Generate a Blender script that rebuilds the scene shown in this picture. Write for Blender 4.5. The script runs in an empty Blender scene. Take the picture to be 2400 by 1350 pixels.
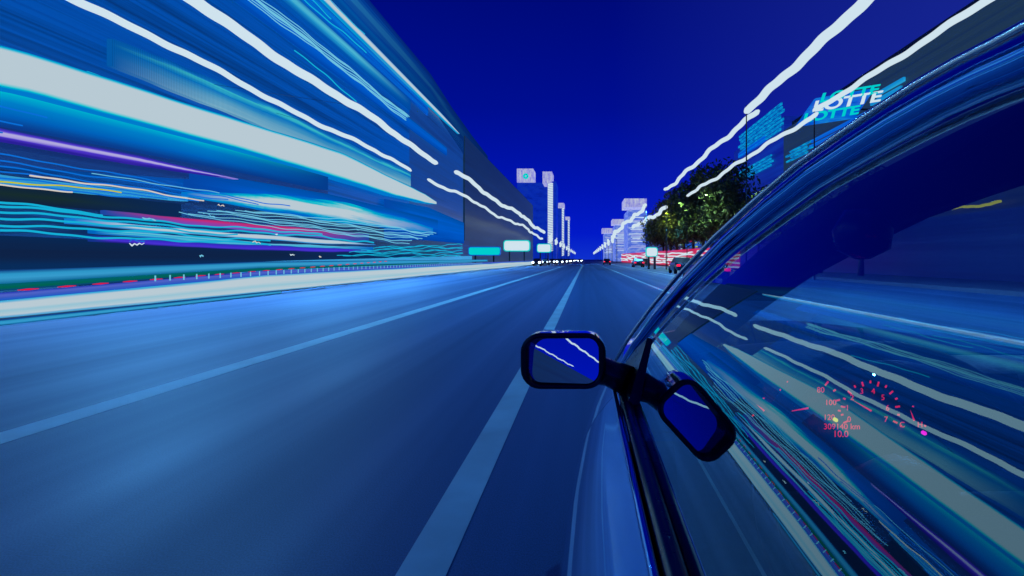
import bpy, math, random
from mathutils import Vector, Matrix
R = math.radians
sc = bpy.context.scene
col = sc.collection
H = 1.25                      # eye height
VPX, VPY, F = 1372.0, 608.0, 1200.0

# ---------------------------------------------------------------- camera
cam = bpy.data.cameras.new('camera'); co = bpy.data.objects.new('camera', cam); col.objects.link(co)
co.location = (0, 0, H); co.rotation_euler = (R(90), 0, 0)
cam.sensor_width = 36; cam.lens = 18
cam.shift_x = -(VPX - 1200) / 2400; cam.shift_y = -(675 - VPY) / 2400
cam.clip_start = 0.02; cam.clip_end = 5000
sc.camera = co

# ---------------------------------------------------------------- render + colour
sc.view_settings.view_transform = 'Standard'; sc.view_settings.look = 'None'
sc.view_settings.exposure = 0; sc.view_settings.gamma = 1
sc.cycles.use_denoising = True
sc.cycles.max_bounces = 6; sc.cycles.transparent_max_bounces = 12
sc.cycles.sample_clamp_indirect = 4
sc.cycles.caustics_reflective = False; sc.cycles.caustics_refractive = False

def lin(c):
    r = []
    for v in c[:3]:
        v = v / 255.0
        r.append(v / 12.92 if v <= 0.04045 else ((v + 0.055) / 1.055) ** 2.4)
    return tuple(r) + (1.0,)

# ---------------------------------------------------------------- night sky
w = bpy.data.worlds.new('World'); sc.world = w; w.use_nodes = True
nt = w.node_tree; nt.nodes.clear()
out = nt.nodes.new('ShaderNodeOutputWorld'); bg = nt.nodes.new('ShaderNodeBackground')
tc = nt.nodes.new('ShaderNodeTexCoord'); sp = nt.nodes.new('ShaderNodeSeparateXYZ')
rp = nt.nodes.new('ShaderNodeValToRGB')
nt.links.new(tc.outputs['Generated'], sp.inputs[0]); nt.links.new(sp.outputs['Z'], rp.inputs[0])
smx = nt.nodes.new('ShaderNodeMix'); smx.data_type = 'RGBA'; smr = nt.nodes.new('ShaderNodeMapRange')
smr.inputs[1].default_value = .05; smr.inputs[2].default_value = .75; smr.inputs[4].default_value = .8
nt.links.new(sp.outputs['X'], smr.inputs[0]); nt.links.new(smr.outputs[0], smx.inputs[0])
nt.links.new(rp.outputs[0], smx.inputs[6]); smx.inputs[7].default_value = lin((30, 46, 150)); nt.links.new(smx.outputs[2], bg.inputs[0]); nt.links.new(bg.outputs[0], out.inputs[0])
els = rp.color_ramp.elements
els[0].position = 0.0; els[0].color = lin((14, 48, 205))
els[1].position = 1.0; els[1].color = lin((2, 8, 96))
for p_, c_ in ((0.05, (2, 26, 200)), (0.14, (0, 20, 178)), (0.28, (0, 14, 145)), (0.45, (0, 10, 122))):
    e = els.new(p_); e.color = lin(c_)
bg.inputs[1].default_value = 1.0

def spot(name, loc, energy, color, size=150, blend=1.0, rad=0.06, rot=(0, 0, 0)):
    l = bpy.data.lights.new(name, 'SPOT'); l.energy = energy; l.color = color
    l.spot_size = R(size); l.spot_blend = blend; l.shadow_soft_size = rad
    o = bpy.data.objects.new(name, l); o.location = loc; o.rotation_euler = rot; col.objects.link(o)
    return o

# lamps of the street (they hang at the luminous tubes built below)
LB = (0.10, 0.46, 1.0)
for (x, z, e, ys) in ((-13.5, 9.8, 11000, (16, 27, 38, 60, 85, 120, 165)),
                      (9.5, 9.8, 5600, (12, 22, 36, 52, 85, 130))):
    for y in ys:
        spot('street_lamp_light', (x, y, z), e * (1 + max(0, y - 40) / 80), LB)

# ================================================================ helpers
def setp(o, label=None, cat=None, group=None, kind=None):
    if label: o['label'] = label
    if cat: o['category'] = cat
    if group: o['group'] = group
    if kind: o['kind'] = kind
    return o

def thing(name, loc, label, cat, group=None, rz=0.0):
    o = bpy.data.objects.new(name, None); col.objects.link(o)
    o.location = loc; o.rotation_euler = (0, 0, rz); o.empty_display_size = 0.2
    return setp(o, label, cat, group)

class MB:
    def __init__(s): s.v = []; s.f = []; s.sm = []
    def add(s, vs, fs, smooth=False):
        n = len(s.v); s.v += [tuple(v) for v in vs]
        s.f += [tuple(i + n for i in f) for f in fs]; s.sm += [smooth] * len(fs)
        return s
    def box(s, a, b):
        x0, y0, z0 = a; x1, y1, z1 = b
        v = [(x0,y0,z0),(x1,y0,z0),(x1,y1,z0),(x0,y1,z0),(x0,y0,z1),(x1,y0,z1),(x1,y1,z1),(x0,y1,z1)]
        return s.add(v, [(0,3,2,1),(4,5,6,7),(0,1,5,4),(1,2,6,5),(2,3,7,6),(3,0,4,7)])
    def cbox(s, c, d):
        return s.box([c[i]-d[i]/2 for i in range(3)], [c[i]+d[i]/2 for i in range(3)])
    def tube(s, pts, r, n=8, caps=True, rz=None):
        """sweep an ellipse along pts; r is number or list; rz scales second axis"""
        pts = [Vector(p) for p in pts]; m = len(pts)
        rr = r if isinstance(r, (list, tuple)) else [r] * m
        vs = []
        up = Vector((0, 0, 1))
        for i, p in enumerate(pts):
            t = (pts[min(i+1, m-1)] - pts[max(i-1, 0)])
            if t.length < 1e-9: t = Vector((0, 1, 0))
            t.normalize()
            u = up if abs(t.z) < 0.95 else Vector((1, 0, 0))
            a = t.cross(u).normalized(); b = a.cross(t).normalized()
            for k in range(n):
                th = 2 * math.pi * k / n
                vs.append(p + a * (rr[i] * math.cos(th)) + b * (rr[i] * (rz or 1) * math.sin(th)))
        fs = []
        for i in range(m - 1):
            for k in range(n):
                k2 = (k + 1) % n
                fs.append((i*n+k, i*n+k2, (i+1)*n+k2, (i+1)*n+k))
        s.add(vs, fs, True)
        if caps:
            n0 = len(s.v) - m * n
            s.f.append(tuple(n0 + k for k in range(n))[::-1]); s.sm.append(False)
            s.f.append(tuple(n0 + (m-1)*n + k for k in range(n))); s.sm.append(False)
        return s
    def grid(s, rows, smooth=True, close=False):
        m = len(rows); n = len(rows[0]); vs = [p for r_ in rows for p in r_]; fs = []
        for i in range(m - 1):
            for k in range(n if close else n - 1):
                k2 = (k + 1) % n
                fs.append((i*n+k, i*n+k2, (i+1)*n+k2, (i+1)*n+k))
        return s.add(vs, fs, smooth)
    def build(s, name, m, parent=None, loc=None, **kw):
        """verts are world coords; stored relative to the parent's origin"""
        org = Vector((0, 0, 0))
        p = parent
        while p is not None: org = org + p.location; p = p.parent
        if loc is not None: org = org + Vector(loc)
        me = bpy.data.meshes.new(name)
        me.from_pydata([tuple(Vector(v) - org) for v in s.v], [], s.f)
        for i, pl in enumerate(me.polygons): pl.use_smooth = s.sm[i]
        me.materials.append(m); me.update()
        o = bpy.data.objects.new(name, me); col.objects.link(o)
        if parent is not None: o.parent = parent
        if loc is not None: o.location = loc
        setp(o, **kw)
        return o

# ---------------------------------------------------------------- materials
def base(name):
    m = bpy.data.materials.new(name); m.use_nodes = True
    n = m.node_tree; n.nodes.clear()
    o = n.nodes.new('ShaderNodeOutputMaterial')
    return m, n, o

def pbr(name, c, rough=0.5, metal=0.0, coat=0.0, emit=None, es=0.0, noise=None, bump=0.0):
    m, n, o = base(name)
    b = n.nodes.new('ShaderNodeBsdfPrincipled')
    b.inputs['Base Color'].default_value = (*c, 1); b.inputs['Roughness'].default_value = rough
    b.inputs['Metallic'].default_value = metal
    b.inputs['Coat Weight'].default_value = coat; b.inputs['Coat Roughness'].default_value = 0.03
    if emit: b.inputs['Emission Color'].default_value = lin(emit); b.inputs['Emission Strength'].default_value = es
    if noise:
        t = n.nodes.new('ShaderNodeTexNoise'); t.inputs['Scale'].default_value = noise; t.inputs['Detail'].default_value = 6
        g = n.nodes.new('ShaderNodeNewGeometry'); n.links.new(g.outputs['Position'], t.inputs[0])
        mr = n.nodes.new('ShaderNodeMapRange'); mr.inputs[3].default_value = rough * 0.7; mr.inputs[4].default_value = min(1, rough * 1.4)
        n.links.new(t.outputs[0], mr.inputs[0]); n.links.new(mr.outputs[0], b.inputs['Roughness'])
        mx = n.nodes.new('ShaderNodeMix'); mx.data_type = 'RGBA'
        mx.inputs[6].default_value = (*[v * 0.6 for v in c], 1); mx.inputs[7].default_value = (*[min(1, v * 1.4) for v in c], 1)
        n.links.new(t.outputs[0], mx.inputs[0]); n.links.new(mx.outputs[2], b.inputs['Base Color'])
        if bump:
            bp = n.nodes.new('ShaderNodeBump'); bp.inputs['Strength'].default_value = bump; bp.inputs['Distance'].default_value = 0.02
            n.links.new(t.outputs[0], bp.inputs['Height']); n.links.new(bp.outputs[0], b.inputs['Normal'])
    n.links.new(b.outputs[0], o.inputs[0])
    return m

def glow(name, c, s=1.0):
    m, n, o = base(name)
    e = n.nodes.new('ShaderNodeEmission'); e.inputs[0].default_value = lin(c); e.inputs[1].default_value = s
    n.links.new(e.outputs[0], o.inputs[0]); m.cycles.emission_sampling = 'AUTO'
    return m

def banded(name, stops, sy=0.03, sz=1.2, strength=1.0, detail=6, mull=0.0, lo=0.3, hi=0.7, sx=0.5, seed=0.0, dark=(0.012, 0.035, 0.07), endfade=None):
    """lit glazing / louvres: long level bands of light and dark running along the street"""
    m, n, o = base(name)
    g = n.nodes.new('ShaderNodeNewGeometry')
    mp = n.nodes.new('ShaderNodeMapping'); mp.inputs['Scale'].default_value = (sx, sy, sz); mp.inputs['Location'].default_value = (seed, seed * 1.7, seed * 2.3)
    n.links.new(g.outputs['Position'], mp.inputs[0])
    t = n.nodes.new('ShaderNodeTexNoise'); t.inputs['Scale'].default_value = 1; t.inputs['Detail'].default_value = detail
    t.inputs['Roughness'].default_value = 0.62
    n.links.new(mp.outputs[0], t.inputs[0])
    mr = n.nodes.new('ShaderNodeMapRange'); mr.inputs[1].default_value = lo; mr.inputs[2].default_value = hi
    mp2 = n.nodes.new('ShaderNodeMapping'); mp2.inputs['Scale'].default_value = (sx, sy * .6, sz * 7); mp2.inputs['Location'].default_value = (seed, seed, seed)
    n.links.new(g.outputs['Position'], mp2.inputs[0])
    t2 = n.nodes.new('ShaderNodeTexNoise'); t2.inputs['Scale'].default_value = 1; t2.inputs['Detail'].default_value = 3
    n.links.new(mp2.outputs[0], t2.inputs[0])
    mm_ = n.nodes.new('ShaderNodeMix'); mm_.data_type = 'FLOAT'; mm_.inputs[0].default_value = .28
    n.links.new(t.outputs[0], mm_.inputs[2]); n.links.new(t2.outputs[0], mm_.inputs[3])
    n.links.new(mm_.outputs[0], mr.inputs[0])
    r_ = n.nodes.new('ShaderNodeValToRGB'); e = r_.color_ramp.elements
    e[0].position = 0; e[0].color = lin(stops[0]); e[1].position = 1; e[1].color = lin(stops[-1])
    for i in range(1, len(stops) - 1):
        q = e.new(i / (len(stops) - 1)); q.color = lin(stops[i])
    n.links.new(mr.outputs[0], r_.inputs[0])
    em = n.nodes.new('ShaderNodeEmission'); em.inputs[1].default_value = strength
    src = r_.outputs[0]
    if mull:
        wv = n.nodes.new('ShaderNodeTexWave'); wv.bands_direction = 'Y'; wv.inputs['Scale'].default_value = mull
        n.links.new(g.outputs['Position'], wv.inputs[0])
        mm = n.nodes.new('ShaderNodeMapRange'); mm.inputs[3].default_value = 0.72; mm.inputs[4].default_value = 1.05
        n.links.new(wv.outputs[1], mm.inputs[0])
        vm = n.nodes.new('ShaderNodeVectorMath'); vm.operation = 'SCALE'
        n.links.new(src, vm.inputs[0]); n.links.new(mm.outputs[0], vm.inputs['Scale']); src = vm.outputs[0]
    n.links.new(src, em.inputs[0])
    b = n.nodes.new('ShaderNodeBsdfPrincipled'); b.inputs['Base Color'].default_value = (*dark, 1); b.inputs['Roughness'].default_value = 0.35; b.inputs['Specular IOR Level'].default_value = .25
    a = n.nodes.new('ShaderNodeAddShader'); n.links.new(em.outputs[0], a.inputs[0]); n.links.new(b.outputs[0], a.inputs[1])
    n.links.new(a.outputs[0], o.inputs[0])
    return m

def lightbox(name, prof, fade=None, f0=0.0, f1=0.0, sy=.03, sz=4.0, var=.25, seed=0.0, mull=0.0):
    """long diffuser panel: coloured stripes and soft glow edges painted across its height (prof), ends faded to the wall"""
    m, n, o = base(name)
    uv = n.nodes.new('ShaderNodeUVMap'); uv.uv_map = 'span'
    sx_ = n.nodes.new('ShaderNodeSeparateXYZ'); n.links.new(uv.outputs[0], sx_.inputs[0])
    g = n.nodes.new('ShaderNodeNewGeometry')
    mp = n.nodes.new('ShaderNodeMapping'); mp.inputs['Scale'].default_value = (.3, sy, sz); mp.inputs['Location'].default_value = (seed, seed*1.3, seed*2.1)
    n.links.new(g.outputs['Position'], mp.inputs[0])
    t = n.nodes.new('ShaderNodeTexNoise'); t.inputs['Scale'].default_value = 1; t.inputs['Detail'].default_value = 5; t.inputs['Roughness'].default_value = .6
    n.links.new(mp.outputs[0], t.inputs[0])
    # stripes wander a little
    a = n.nodes.new('ShaderNodeMath'); a.operation = 'MULTIPLY_ADD'; a.inputs[1].default_value = var; a.inputs[2].default_value = -var*.5
    n.links.new(t.outputs[0], a.inputs[0])
    b = n.nodes.new('ShaderNodeMath'); b.operation = 'ADD'; n.links.new(sx_.outputs['Y'], b.inputs[0]); n.links.new(a.outputs[0], b.inputs[1])
    r_ = n.nodes.new('ShaderNodeValToRGB'); e = r_.color_ramp.elements
    e[0].position = prof[0][0]; e[0].color = lin(prof[0][1]); e[1].position = prof[-1][0]; e[1].color = lin(prof[-1][1])
    for p_, c_ in prof[1:-1]:
        q = e.new(p_); q.color = lin(c_)
    n.links.new(b.outputs[0], r_.inputs[0]); src = r_.outputs[0]
    if fade:  # painted falloff: the ends blend into the wall colour
        fr_ = n.nodes.new('ShaderNodeValToRGB'); q = fr_.color_ramp.elements
        q[0].position = 0; q[0].color = (0, 0, 0, 1) if f0 else (1, 1, 1, 1); q[1].position = 1; q[1].color = (0, 0, 0, 1) if f1 else (1, 1, 1, 1)
        if f0: k = q.new(f0); k.color = (1, 1, 1, 1)
        if f1: k = q.new(1 - f1); k.color = (1, 1, 1, 1)
        n.links.new(sx_.outputs['X'], fr_.inputs[0])
        mx = n.nodes.new('ShaderNodeMix'); mx.data_type = 'RGBA'; mx.inputs[6].default_value = lin(fade)
        n.links.new(fr_.outputs[0], mx.inputs[0]); n.links.new(src, mx.inputs[7]); src = mx.outputs[2]
    if mull:
        wv = n.nodes.new('ShaderNodeTexWave'); wv.bands_direction = 'Y'; wv.inputs['Scale'].default_value = mull
        n.links.new(g.outputs['Position'], wv.inputs[0])
        mm = n.nodes.new('ShaderNodeMapRange'); mm.inputs[3].default_value = 0.75; mm.inputs[4].default_value = 1.05
        n.links.new(wv.outputs[1], mm.inputs[0]); vm = n.nodes.new('ShaderNodeVectorMath'); vm.operation = 'SCALE'
        n.links.new(src, vm.inputs[0]); n.links.new(mm.outputs[0], vm.inputs['Scale']); src = vm.outputs[0]
    em = n.nodes.new('ShaderNodeEmission'); n.links.new(src, em.inputs[0]); n.links.new(em.outputs[0], o.inputs[0])
    return m

M = {}
WHITE = (184, 202, 212)
M['white'] = glow('white_light', WHITE, 1.3)
M['warmwhite'] = glow('warm_white_light', (214, 206, 196), 1.0)
M['cyan'] = glow('cyan_light', (20, 175, 215), 1.0)
M['palecyan'] = glow('pale_cyan_light', (110, 195, 225), 1.0)
M['teal'] = glow('teal_light', (0, 205, 205), 1.0)
M['bluelight'] = glow('blue_light', (10, 110, 215), 1.0)
M['violet'] = glow('violet_light', (70, 45, 205), 1.0)
M['purple'] = glow('purple_light', (150, 120, 225), 1.0)
M['red'] = glow('red_light', (205, 0, 45), 1.0)
M['redhot'] = glow('hot_red_light', (235, 20, 60), 2.5)
M['yellow'] = glow('yellow_light', (195, 195, 20), 1.0)
M['dial'] = glow('dial_red', (235, 20, 45), 1.2)
M['magenta'] = glow('magenta_lamp', (255, 20, 220), 1.5)
M['amber'] = glow('amber_lamp', (225, 225, 40), 1.3)

M['steel'] = pbr('dark_steel', (0.03, 0.035, 0.045), 0.4, 0.6, noise=5)
M['black'] = pbr('black_trim', (0.006, 0.008, 0.014), 0.28, 0, 0.3, noise=40)
M['rubber'] = pbr('black_rubber', (0.008, 0.009, 0.012), 0.45)
M['paint'] = pbr('blue_car_paint', (0.005, 0.34, 0.92), 0.07, 0.9, 1.0)
M['cloth'] = pbr('dark_blue_cloth', (0.012, 0.016, 0.045), 0.9, noise=60)
M['vinyl'] = pbr('dark_dash_vinyl', (0.03, 0.05, 0.09), 0.5, noise=120, bump=0.15)
M['tyre'] = pbr('tyre', (0.012, 0.012, 0.013), 0.8)
M['rim'] = pbr('alloy', (0.4, 0.42, 0.45), 0.3, 1.0)
M['bright'] = pbr('bright_moulding', (0.8, 0.8, 0.78), 0.25, 1.0)
M['concrete'] = pbr('kerb_concrete', (0.22, 0.24, 0.28), 0.8, noise=8, bump=0.3)
M['darkwall'] = pbr('dark_wall', (0.03, 0.04, 0.06), 0.6, noise=2)

def asphalt():
    m, n, o = base('asphalt')
    g = n.nodes.new('ShaderNodeNewGeometry')
    b = n.nodes.new('ShaderNodeBsdfPrincipled')
    def nz(scale, s, det, rough=0.5):
        mp = n.nodes.new('ShaderNodeMapping'); mp.inputs['Scale'].default_value = scale
        n.links.new(g.outputs['Position'], mp.inputs[0])
        t = n.nodes.new('ShaderNodeTexNoise'); t.inputs['Scale'].default_value = s; t.inputs['Detail'].default_value = det
        t.inputs['Roughness'].default_value = rough
        n.links.new(mp.outputs[0], t.inputs[0]); return t.outputs[0]
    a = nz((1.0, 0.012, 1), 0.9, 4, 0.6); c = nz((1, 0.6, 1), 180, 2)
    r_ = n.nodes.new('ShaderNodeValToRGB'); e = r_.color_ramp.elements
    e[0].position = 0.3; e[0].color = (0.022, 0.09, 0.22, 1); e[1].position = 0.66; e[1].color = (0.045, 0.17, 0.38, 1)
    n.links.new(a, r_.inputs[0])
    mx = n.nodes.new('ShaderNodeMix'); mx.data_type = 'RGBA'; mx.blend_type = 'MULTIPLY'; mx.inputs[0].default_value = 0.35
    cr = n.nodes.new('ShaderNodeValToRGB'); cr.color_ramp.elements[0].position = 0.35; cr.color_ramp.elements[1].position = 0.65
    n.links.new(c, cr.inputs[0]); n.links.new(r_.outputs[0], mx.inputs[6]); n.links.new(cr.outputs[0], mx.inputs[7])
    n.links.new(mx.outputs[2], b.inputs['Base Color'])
    mr = n.nodes.new('ShaderNodeMapRange'); mr.inputs[1].default_value = 0.3; mr.inputs[2].default_value = 0.7; mr.inputs[3].default_value = 0.62; mr.inputs[4].default_value = 0.42
    n.links.new(a, mr.inputs[0]); n.links.new(mr.outputs[0], b.inputs['Roughness'])
    n.links.new(b.outputs[0], o.inputs[0])
    return m
M['asphalt'] = asphalt()
M['line'] = pbr('road_paint', (0.42, 0.62, 0.64), 0.5, noise=2)
M['paving'] = pbr('paving', (0.05, 0.075, 0.12), 0.5, noise=3)

# ================================================================ ground
def sheet(name, x0, x1, y0, y1, z, m, **kw):
    return MB().add([(x0,y0,z),(x1,y0,z),(x1,y1,z),(x0,y1,z)], [(0,1,2,3)]).build(name, m, **kw)
sheet('ground', -1500, 1500, -1500, 3000, -0.02, M['darkwall'], kind='structure')
sheet('road', -11.9, 14.6, -120, 1500, 0.0, M['asphalt'], kind='structure')
MB().box((-22.0, -60, -0.01), (-12.05, 1500, 0.14)).build('pavement', M['paving'], kind='structure')
MB().box((14.75, -60, -0.01), (40.0, 1500, 0.14)).build('pavement', M['paving'], kind='structure')
MB().box((-12.05, -60, -0.01), (-11.9, 1500, 0.15)).build('kerb', M['concrete'], kind='structure')
MB().box((14.6, -60, -0.01), (14.75, 1500, 0.15)).build('kerb', M['concrete'], kind='structure')
for nm, x, wd in (('lane_line', -0.65, 0.20), ('lane_line', -4.08, 0.27), ('lane_line', 3.1, 0.16), ('lane_line', 6.6, 0.16)):
    sheet(nm, x - wd/2, x + wd/2, -60, 900, 0.004, M['line'], kind='structure')

# ================================================================ left street front
XF = -22.0
def wob(y, seed, amp=1.0):
    """shake wobble of a light trail, put into its shape; waves grow longer up the street"""
    u = 30 * math.log(y / 6.0) if y > 6 else 5 * (y - 6)
    g = max(y, 14.0) / 30.0
    return amp * g * (0.5*math.sin(u*.9 + seed) + 0.22*math.sin(u*2.3 + seed*2.1) + 0.6*math.sin(u*.34 + seed*3.3))
def Yf(px, X=XF): return -X * F / (VPX - px)        # distance of a point of the facade plane
def band(name, mat, parent, pts, depth=0.3, ext=None, step=0.6, amp=0.0, seed=1.0, x=XF):
    """lit box running along the facade; pts = [(Y, zbottom, ztop)...]"""
    ys = []; y = pts[0][0]
    while y < pts[-1][0]:
        ys.append(y); y += step * max(1, y / 25)
    ys.append(pts[-1][0])
    rows = []
    for y in ys:
        for i in range(len(pts) - 1):
            if pts[i][0] <= y <= pts[i+1][0]: break
        t = (y - pts[i][0]) / (pts[i+1][0] - pts[i][0])
        zb = pts[i][1] + t*(pts[i+1][1]-pts[i][1]); zt = pts[i][2] + t*(pts[i+1][2]-pts[i][2])
        zb += wob(y, seed, amp); zt += wob(y, seed + 1.3, amp)
        rows.append([(x, y, zb), (x+depth, y, zb), (x+depth, y, zt), (x, y, zt)])
    b = MB(); b.grid(rows, smooth=False, close=True)
    n = len(rows)
    b.f.append((3, 2, 1, 0)); b.sm.append(False)
    k = (n-1)*4; b.f.append((k, k+1, k+2, k+3)); b.sm.append(False)
    o = b.build(name, mat, parent)
    uv = o.data.uv_layers.new(name='span'); L = 1/ys[0] - 1/ys[-1] if ys[0] > 0 else None
    for lp in o.data.loops:
        i = lp.vertex_index; y = ys[i // 4]
        u = (1/ys[0] - 1/y) / L if L else (y - ys[0]) / (ys[-1] - ys[0])
        uv.data[lp.index].uv = (u, 0.0 if i % 4 in (0, 1) else 1.0)
    return o
def sband(name, mat, parent, pts, **kw):
    """pts = [(px, slope_bottom, slope_top)] -> heights on the facade plane"""
    x = kw.get('x', XF)
    return band(name, mat, parent, [(Yf(p, x), H + sb*(-x), H + st*(-x)) for p, sb, st in pts], **kw)

M['facadeA'] = banded('lit_blue_glazing', [(4, 38, 88), (0, 60, 132), (0, 78, 170), (0, 66, 150), (10, 110, 195)], sy=0.022, sz=1.1, lo=0.32, hi=0.74)
M['facadeTop'] = banded('upper_glazing', [(0, 44, 120), (0, 80, 185), (0, 110, 205), (20, 150, 215), (80, 180, 220)], sy=0.016, sz=1.6, lo=0.38, hi=0.76, seed=3)
M['facadeLow'] = banded('lower_glazing', [(12, 26, 52), (8, 36, 80), (10, 56, 125), (30, 105, 175)], sy=0.03, sz=2.4, lo=0.36, hi=0.8, seed=7)
M['navyband'] = banded('navy_panel', [(14, 34, 84), (16, 48, 110), (10, 60, 135)], sy=0.03, sz=2.0, seed=11)
M['whiteband'] = glow('white_canopy_light', WHITE, 1.0)
M['cyanband'] = banded('cyan_underlight', [(0, 110, 190), (0, 140, 205), (0, 200, 210)], sy=0.02, sz=1.5, seed=2)
M['blueband'] = banded('blue_panel_light', [(0, 78, 165), (0, 110, 200), (0, 95, 190)], sy=0.03, sz=1.6, seed=5)
M['royal'] = banded('royal_blue_panel', [(0, 60, 165), (0, 84, 205), (20, 130, 210)], sy=0.04, sz=2.4, seed=6)
M['palewin'] = banded('pale_lit_windows', [(10, 95, 180), (40, 140, 200), (95, 175, 210), (60, 190, 205), (130, 190, 205)], sy=0.06, sz=1.3, mull=3.0, seed=9, lo=0.36, hi=0.68)
M['glowwin'] = banded('cyan_lit_windows', [(0, 90, 190), (20, 150, 215), (60, 190, 215)], sy=0.05, sz=1.8, mull=3.0, seed=13)
M['cyanwhite'] = banded('cyan_white_sign', [(0, 170, 205), (90, 205, 220), (182, 199, 210), (182, 205, 212)], sy=0.12, sz=5, seed=4, lo=0.34, hi=0.56)
M['magband'] = banded('magenta_sign', [(90, 60, 150), (150, 50, 150), (205, 30, 95)], sy=0.06, sz=3, seed=8)
M['violetband'] = banded('violet_sign', [(36, 30, 150), (66, 45, 205), (84, 60, 215)], sy=0.08, sz=6, seed=12)
M['stepblue'] = banded('blue_plinth_light', [(28, 110, 165), (50, 155, 205), (20, 120, 180)], sy=0.04, sz=5, seed=14)
M['green'] = banded('green_plinth_light', [(4, 80, 90), (0, 100, 85)], sy=0.04, sz=4, seed=15)
M['railblue'] = banded('railing_light', [(30, 60, 170), (70, 110, 195), (60, 70, 185)], sy=0.06, sz=9, seed=16)
M['railwhite'] = banded('bright_guard_light', [(90, 190, 215), (182, 199, 210), (188, 202, 212), (182, 199, 210)], sy=0.03, sz=7, seed=17, lo=0.22, hi=0.5)

W = WHITE
M['canopy'] = lightbox('canopy_light', [(.0, (0, 120, 205)), (.05, (0, 195, 208)), (.13, W), (.90, W), (.955, (0, 185, 215)), (1, (0, 110, 190))], var=.05, sy=.05, sz=1)
M['under'] = lightbox('painted_canopy_wash', [(.0, (10, 60, 140)), (.3, (0, 95, 185)), (.7, (0, 125, 200)), (.92, (0, 165, 205)), (1, (0, 190, 205))], fade=(4, 60, 140), f1=.25, var=.25, sz=2)  # light wash below the canopy, painted as an emissive gradient
M['purplebox'] = lightbox('purple_strip', [(0, (40, 30, 150)), (.3, (75, 50, 200)), (.45, (170, 160, 222)), (.62, (180, 175, 220)), (.75, (85, 60, 210)), (1, (36, 40, 150))], var=.5, sz=3, fade=(150, 130, 220), f1=.05)
M['bluewash'] = lightbox('blue_panel', [(0, (0, 70, 170)), (.5, (0, 92, 205)), (1, (0, 76, 160))], fade=(4, 70, 165), f0=.3, var=.9, sz=2)
M['palebox'] = lightbox('pale_windows', [(0, (60, 140, 190)), (.08, (125, 180, 205)), (.45, (60, 150, 200)), (.62, (0, 120, 200)), (.8, (60, 195, 205)), (.86, (20, 130, 205)), (1, (0, 80, 170))], fade=(4, 90, 170), f0=.35, var=.55, sy=.05, sz=2, mull=3)
M['cyanglowbox'] = lightbox('cyan_windows_band', [(0, (0, 85, 180)), (.35, (30, 150, 210)), (.6, (80, 190, 220)), (1, (0, 90, 185))], fade=(0, 78, 170), f1=.2, var=.7, sz=2.5, mull=3)
M['topbox'] = lightbox('white_roof_strip', [(0, (0, 150, 210)), (.22, W), (.72, W), (1, (0, 140, 210))], var=.1)
M['signbox'] = lightbox('cyan_white_box', [(0, (0, 100, 200)), (.12, (0, 170, 210)), (.32, W), (.62, W), (.8, (0, 190, 205)), (1, (0, 110, 200))], fade=(0, 120, 205), f0=.25, f1=.3, var=.75, sy=.10, sz=3.5)
M['magbox'] = lightbox('magenta_box', [(0, (90, 80, 190)), (.4, (150, 60, 160)), (.75, (200, 40, 110)), (1, (120, 50, 130))], fade=(30, 70, 160), f0=.3, f1=.3, var=.5, sz=3)
M['whitebox'] = lightbox('white_box', [(0, (0, 140, 210)), (.25, W), (.75, W), (1, (0, 150, 215))], fade=(20, 120, 205), f0=.2, f1=.1, var=.5, sz=5, sy=.08)
M['cyanbox'] = lightbox('cyan_box', [(0, (30, 120, 200)), (.25, (80, 190, 215)), (.5, (20, 160, 210)), (.75, (110, 200, 215)), (1, (0, 110, 200))], fade=(0, 100, 190), f0=.1, f1=.15, var=.6, sz=6, sy=.08)
M['violetbox'] = lightbox('violet_box', [(0, (30, 30, 130)), (.3, (72, 50, 210)), (.7, (60, 40, 200)), (1, (30, 60, 170))], fade=(20, 50, 140), f0=.06, f1=.1, var=.5, sz=6, sy=.08)
M['steel2'] = pbr('thin_wire', (.12, .2, .3), .4, .8)
GL = 'glass front buildings lining the left side of the street'
# main tall glass building
bA = thing('glass_building', (-30, 12, 0.14), 'tall blue lit glass building along the left side, topped by a white light strip', 'building', GL)
MB().box((-40, -24, 0.14), (XF, 64, H + 21.6)).build('wall', M['facadeA'], bA)
M['roofbox'] = lightbox('roof_screen_glazing', [(0, (0, 70, 165)), (.25, (0, 110, 200)), (.4, (0, 80, 185)), (.6, (40, 140, 210)), (.75, (0, 84, 190)), (1, (0, 40, 150))], fade=(4, 34, 96), f1=.45, var=.8, sy=.02, sz=1.6)
sband('roof_screen', M['roofbox'], bA, [(-300, .975, 1.175), (1000, .975, 1.172), (1050, .9, 1.115), (1100, .8, 1.068), (1138, .7, 1.035)], x=XF - .7, depth=.5)
sband('light_strip', M['topbox'], bA, [(600, .975, 1.005), (1030, .972, .998), (1072, .980, .984)], depth=0.35)
sband('window_band', M['facadeTop'], bA, [(300, .905, .96), (1000, .905, .965)], depth=0.2)
sband('window_band', M['cyanglowbox'], bA, [(300, .845, .90), (958, .845, .905)], depth=0.22)
sband('window_band', M['bluewash'], bA, [(250, .735, .80), (1045, .745, .80)], depth=0.16)
sband('window_band', M['palebox'], bA, [(250, .405, .46), (380, .405, .475), (620, .405, .485), (958, .405, .495)], depth=0.25, amp=0.05)
sband('canopy_light', M['canopy'], bA, [(-400, .262, .33), (0, .283, .351), (500, .301, .380), (770, .314, .416), (900, .317, .40), (975, .335, .385), (1003, .352, .365)], depth=1.2, amp=0.02)
sband('panel', M['under'], bA, [(-400, .205, .2610), (0, .225, .2820), (500, .245, .3000), (752, .262, .3120)], depth=0.6)
sband('panel', M['navyband'], bA, [(-400, .16, .2049), (0, .16, .2249), (500, .21, .2449), (760, .24, .2619)], depth=0.3)
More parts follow.
